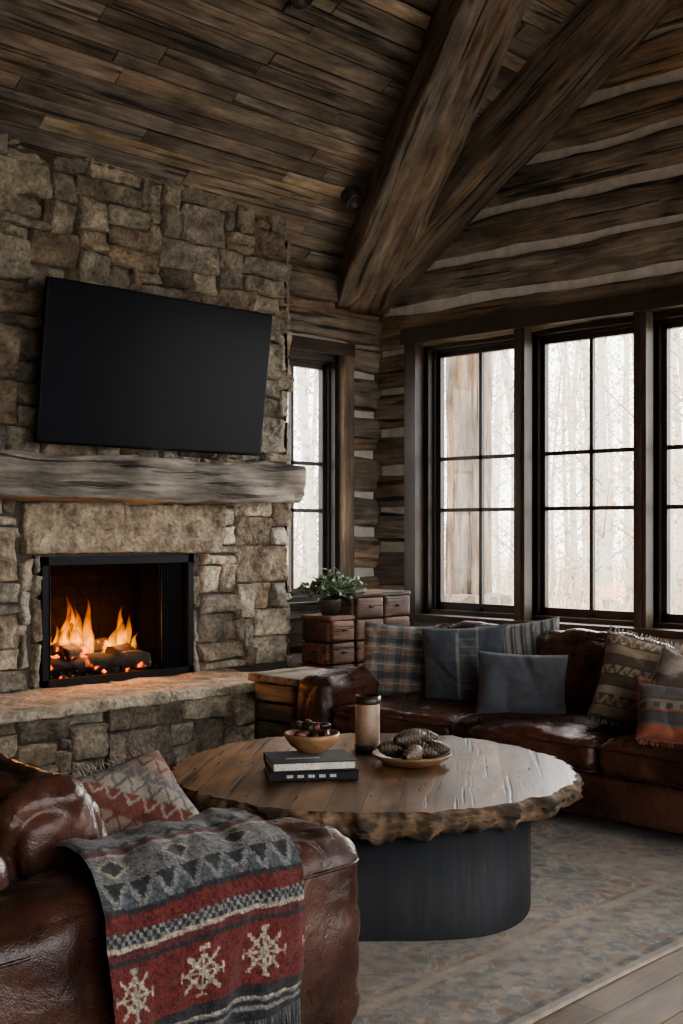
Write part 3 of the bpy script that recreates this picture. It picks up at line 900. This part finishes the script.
def cone(b,c,l,r,yaw,pit):
    Mr=Matrix.Translation(c)@Matrix.Rotation(yaw,4,'Z')@Matrix.Rotation(pit,4,'Y');b2=b.M;b.M=Mr
    n=40;m=60;vs=[];fs=[];cs=[]
    for i in range(m+1):
        t=i/m;R0=r*math.sin(math.pi*(t*.94+.03))**.6*(1-.25*t)
        for j in range(n):
            a=2*math.pi*j/n
            s=((t*12)%1);q=abs(((a/(2*math.pi)*9+.5*(int(t*12)%2))%1)-.5)*2
            rr=R0*(1+.22*s*(1-q*q*.8))
            vs.append((l*(t-.5),rr*math.cos(a),rr*math.sin(a)));cs.append(mixc((.05,.033,.022),(.30,.21,.14),s*(1-q)))
    for i in range(m):
        for j in range(n):
            a=i*n+j;d=i*n+(j+1)%n;fs.append((a,d,d+n,a+n))
    b.add(vs,fs,cs,None,0);b.M=b2
b=MB()
for (dx,dy,dz,l,yaw) in ((-.05,-.05,.055,.17,.3),(.03,-.02,.057,.18,-.9),(-.03,.06,.057,.17,-.4),(.07,.05,.057,.16,.8),(.02,.02,.105,.18,-.2),(.08,-.05,.06,.15,-1.2),(.09,.03,.10,.16,-.7)):
    cone(b,c+V((dx,dy,dz)),l,.038,yaw,R.uniform(-.2,.2))
b.build('pine_cones',[mBowl])

# ---------------- rug ----------------
b=MB();RX,RXX,RY,RYY=2.05,5.75,2.12,5.25
nx,ny=440,370;vs=[];cs=[];g=[];fs=[]
BEI=(.36,.30,.24);BLU=(.15,.168,.185);RST=(.26,.15,.105);DKB=(.10,.10,.105)
def rugc(x,y):
    ex=min(x-RX,RXX-x);ey=min(y-RY,RYY-y);e=min(ex,ey)
    x+=.02*fr((x*3,y*3,1),2);y+=.02*fr((x*3,y*3,7),2)
    if e<.04:c=BEI
    elif e<.07:c=DKB
    elif e<.40:
        s=(x if ey<ex else y);k=abs(((s/.16)%1)-.5)*2;kk=abs((e-.235)/.165)
        c=BLU
        q=k+kk+.3*math.sin(s*80)*math.sin(e*80)
        if q<.55:c=RST
        if q<.28:c=BEI
        if 1.0<q<1.18:c=BEI
        if 1.5<q:c=RST
    elif e<.45:c=BEI
    elif e<.48:c=RST
    else:
        cx,cy=(x-(RX+RXX)/2),(y-(RY+RYY)/2)
        n1=math.sin(cx*22+2*math.sin(cy*14))*math.sin(cy*22+2*math.sin(cx*14))
        n2=math.sin(cx*47)*math.sin(cy*47)
        c=BEI
        if n1>.45:c=RST
        elif n1<-.45:c=BLU
        if abs(n1)<.10:c=mixc(BEI,DKB,.6)
        if n2>.6:c=mixc(c,BLU,.6)
        if n2<-.7:c=mixc(c,RST,.6)
        rr=math.hypot(cx*.8,cy)
        if abs(rr-.75)<.03 or abs(rr-.68)<.01:c=DKB
    f=.50+.55*fr((x*2.2,y*2.2,5),5)+.65*fr((x*18,y*18,9),4)
    c=mixc(c,BEI,min(.95,max(.08,f)))
    k=1+.25*fr((x*6,y*6,3),5)
    return tuple(v*k for v in c)
for j in range(ny+1):
    for i in range(nx+1):
        x=lerp(RX,RXX,i/nx);y=lerp(RY,RYY,j/ny)
        edge=(i in(0,nx) or j in(0,ny))
        vs.append((x,y+(.004*math.sin(x*4) if j==0 else 0),.002 if edge else .010+.0015*noise.noise(V((x*3,y*3,0)))));g.append(V((x,y,0)));cs.append(rugc(x,y))
for j in range(ny):
    for i in range(nx):
        a=j*(nx+1)+i;fs.append((a,a+1,a+nx+2,a+nx+1))
b.add(vs,fs,cs,g);b.build('area_rug',[mWool])

# ---------------- side table ----------------
b=MB();c0=(.20,.165,.122)
X0,X1,Y0,Y1=5.22,5.72,5.42,5.86
b.soft(((X0+X1)/2,(Y0+Y1)/2,.545),(X1-X0+.04,Y1-Y0+.04,.05),.012,(0,0,0),12,.008,6,(.25,.21,.16))
for k in range(4):
    z=.02+k*.125
    for (p,q) in (((X0+.03,Y0+.03),(X1-.03,Y0+.03)),((X0+.03,Y1-.03),(X1-.03,Y1-.03)),((X0+.03,Y0+.03),(X0+.03,Y1-.03)),((X1-.03,Y0+.03),(X1-.03,Y1-.03))):
        b.beam((*p,z+.06),(*q,z+.06),.05,.12,(0,0,1),jit(c0,.2),.006,.05,16,.3)
b.build('side_table',[mWoodR])

# ---------------- drawer chest ----------------
b=MB();CC=(.135,.074,.048)
def chest(x0,x1,y0,y1,h,rows,cx,cy):
    b.box((x0+.015,y0+.015,0),(x1-.015,y1,h-.02),(.03,.018,.01))
    b.soft(((x0+x1)/2,(y0+y1)/2,h-.015),(x1-x0+.03,y1-y0+.03,.035),.008,(0,0,0),8,.003,6,CC)
    rh=(h-.04)/rows
    for r in range(rows):
        for i in range(cx):
            a=lerp(x0,x1,i/cx);c=lerp(x0,x1,(i+1)/cx);z=.01+r*rh
            b.soft(((a+c)/2,y0,z+rh/2),(c-a-.012,.05,rh-.012),.012,(0,.008,0),10,.006,8,jit(CC,.35))
            b.soft(((a+c)/2,y0-.03,z+rh*.55),(.05,.03,.018),.008,(0,0,0),5,0,1,(.02,.015,.012))
        for i in range(cy):
            a=lerp(y0,y1,i/cy);c=lerp(y0,y1,(i+1)/cy);z=.01+r*rh
            b.soft((x0,(a+c)/2,z+rh/2),(.05,c-a-.012,rh-.012),.012,(.008,0,0),10,.006,8,jit(CC,.35))
            b.soft((x0-.03,(a+c)/2,z+rh*.55),(.03,.05,.018),.008,(0,0,0),5,0,1,(.02,.015,.012))
chest(6.58,7.2,6.22,6.56,1.02,6,2,1)
chest(6.32,6.56,6.22,6.50,.86,5,1,1)
b.build('apothecary_chest',[mWoodR])
b=MB();c=V((6.44,6.34,.865))
b.lathe([(0,0),(.06,0),(.075,.02),(.09,.10),(.092,.12),(.082,.12),(.075,.10),(0,.095)],c,32,(.05,.04,.035),0)
for k in range(130):
    a=R.uniform(0,6.28);rad_=R.uniform(.04,.32);hh=R.uniform(.04,.22)*(1.15-rad_*1.8)
    p0=c+V((.03*math.cos(a),.03*math.sin(a),.10));p2=c+V((rad_*math.cos(a)+.03,rad_*math.sin(a)*.6,.10+hh));p1=(p0+p2)/2+V((0,0,.05))
    b.tube([p0,p1,p2],.003,5,(.06,.08,.03),1,r1=.0015)
    for q in range(9):
        t=R.uniform(.35,1.05);pc=p0.lerp(p1,min(1,t*2)) if t<.5 else p1.lerp(p2,(t-.5)*2)
        d=V((R.uniform(-1,1),R.uniform(-1,1),R.uniform(-.3,.9))).normalized();sd=d.cross(V((R.uniform(-1,1),R.uniform(-1,1),.5))).normalized()
        l=R.uniform(.03,.06);w=l*.26;u=sd.cross(d)
        b.add([pc,pc+d*l*.35+sd*w,pc+d*l*.7+sd*w*.7,pc+d*l-u*.006,pc+d*l*.7-sd*w*.7,pc+d*l*.35-sd*w,pc+d*l*.5-u*.004],
              [(0,1,6),(1,2,6),(2,3,6),(3,4,6),(4,5,6),(5,0,6)],jit(R.choice([(.10,.17,.08),(.15,.22,.12),(.07,.12,.06),(.26,.30,.21)]),.2),None,1)
mLeaf=fabric('leaf',.2,.5)
b.build('potted_plant',[mBowl,mLeaf])

# ---------------- ceiling spot lights ----------------
for (x,y) in ((6.62,6.30),(5.05,5.25)):
    b=MB();nrm=V((0,-SL,-1)).normalized();p=V((x,y,zc(y)))
    b.M=Matrix.Translation(p)@nrm.to_track_quat('Z','Y').to_matrix().to_4x4()
    b.lathe([(0,-.01),(.075,-.01),(.078,.0),(.078,.09),(.07,.095),(.062,.09),(.055,.05),(0,.045)],(0,0,0),36,(.06,.045,.035))
    b.build('ceiling_spotlight',[mBowl])

# ---------------- exterior ----------------
b=MB();b.box((-30,-30,-.6),(70,80,-.35),(.58,.52,.44));b.build('ground',[mStone])
b=MB();PC=(.25,.165,.10)
b.beam((9.0,7.02,-.34),(9.0,7.02,3.6),.34,.34,(1,0,0),PC,.02,.1,18,.35)
b.beam((9.0,-2,3.65),(9.0,10,3.65),.3,.3,(0,0,1),PC,.02,.15,18,.35)
for k in range(5):
    b.soft((9.05,7.05,-.22+k*.25),(.6,.6,.25),.04,(0,0,0),8,.03,4,jit((.30,.25,.19),.2),1)
b.build('porch_post',[mLog,mStone])
mBirch,nt,N,L,bs=newmat('birch_bark');col,gc=base(nt)
a=tex(nt,'ShaderNodeTexNoise',mapping(nt,gc,(9,3,3)),1,Detail=4).outputs[0]
L.new(vscale(nt,col,rng(nt,a,.36,.45,.6,1)),bs.inputs['Base Color']);bs.inputs['Roughness'].default_value=.9
b=MB()
for k in range(150):
    if k<105: x=R.uniform(18,46);y=x*R.uniform(.40,.98)
    else: y=R.uniform(16,40);x=y*R.uniform(.82,1.1)
    h=R.uniform(8,14);r=R.uniform(.045,.11);lx,ly=R.uniform(-.9,.9),R.uniform(-.9,.9)
    dist=math.hypot(x,y);haze=min(1,(dist-16)/30)  # mist painted into the tree colours, paler with distance
    tc_=mixc((.52,.48,.42),(.76,.73,.68),haze);
    P_=[V((x+lx*t*t+.12*math.sin(t*7+k),y+ly*t*t,-.4+h*t)) for t in [i/8 for i in range(9)]]
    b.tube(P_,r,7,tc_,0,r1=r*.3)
    for q in range(18):
        t=R.uniform(.03,.8);p=V((x+lx*t*t,y+ly*t*t,-.4+h*t));a=R.uniform(0,6.28);l=R.uniform(.5,1.7)*(1.1-t*.6)
        d=V((math.cos(a),math.sin(a),R.uniform(.3,1.1)))
        pe=p+d*l
        b.tube([p,p+d*l*.5+V((0,0,.05)),pe],.014,4,mixc((.34,.28,.22),(.58,.52,.46),haze),0,r1=.005)
        for z in range(24):
            pp=p+d*l*R.uniform(.2,1.2)+V([R.uniform(-.4,.4) for _ in range(3)])
            s=R.uniform(.03,.065);e1=V([R.uniform(-1,1) for _ in range(3)]).normalized()*s;e2=e1.orthogonal().normalized()*s*.7
            b.add([pp-e1,pp+e2,pp+e1,pp-e2],[(0,1,2,3)],mixc(R.choice([(.52,.32,.14),(.58,.41,.19),(.46,.27,.13)]),(.72,.58,.42),haze),None,1)
for k in range(2600):
    x=R.uniform(14,44);y=x*R.uniform(.35,1.15);s=R.uniform(.3,1.2)
    d=V((R.uniform(-.4,.4),R.uniform(-.4,.4),1))*s;p=V((x,y,-.4))
    b.tube([p,p+d*.6,p+d],.014,3,mixc((.50,.35,.21),(.66,.53,.39),R.random()),0,r1=.004)
b.build('birch_grove',[mBirch,mFab])

# ---------------- world and light ----------------
w=bpy.data.worlds.new('World');sc.world=w;w.use_nodes=True
nt=w.node_tree;bg=nt.nodes['Background'];bg.inputs[0].default_value=(.97,.985,1,1);bg.inputs[1].default_value=2.4
def sun(e,d,ang,col):
    l=bpy.data.lights.new('overcast_sun','SUN');l.energy=e;l.angle=math.radians(ang);l.color=col
    o=bpy.data.objects.new('overcast_sun',l);o.rotation_euler=V(d).to_track_quat('-Z','Y').to_euler();sc.collection.objects.link(o)
sun(4.0,(-1,-.1,-.42),55,(1,.98,.95))

# ---------------- camera ----------------
cam=bpy.data.cameras.new('camera');cam.sensor_fit='VERTICAL';cam.sensor_height=36;cam.lens=1202/1024*36;cam.shift_y=18/1024
co=bpy.data.objects.new('camera',cam);co.location=(0,0,1.5);co.rotation_euler=(math.pi/2,0,math.radians(-46));sc.collection.objects.link(co);sc.camera=co
cam.clip_start=.05
sc.view_settings.view_transform='AgX';sc.view_settings.look='AgX - Medium High Contrast';sc.view_settings.exposure=1.3
print('verts',sum(len(o.data.vertices) for o in sc.objects if o.type=='MESH'))
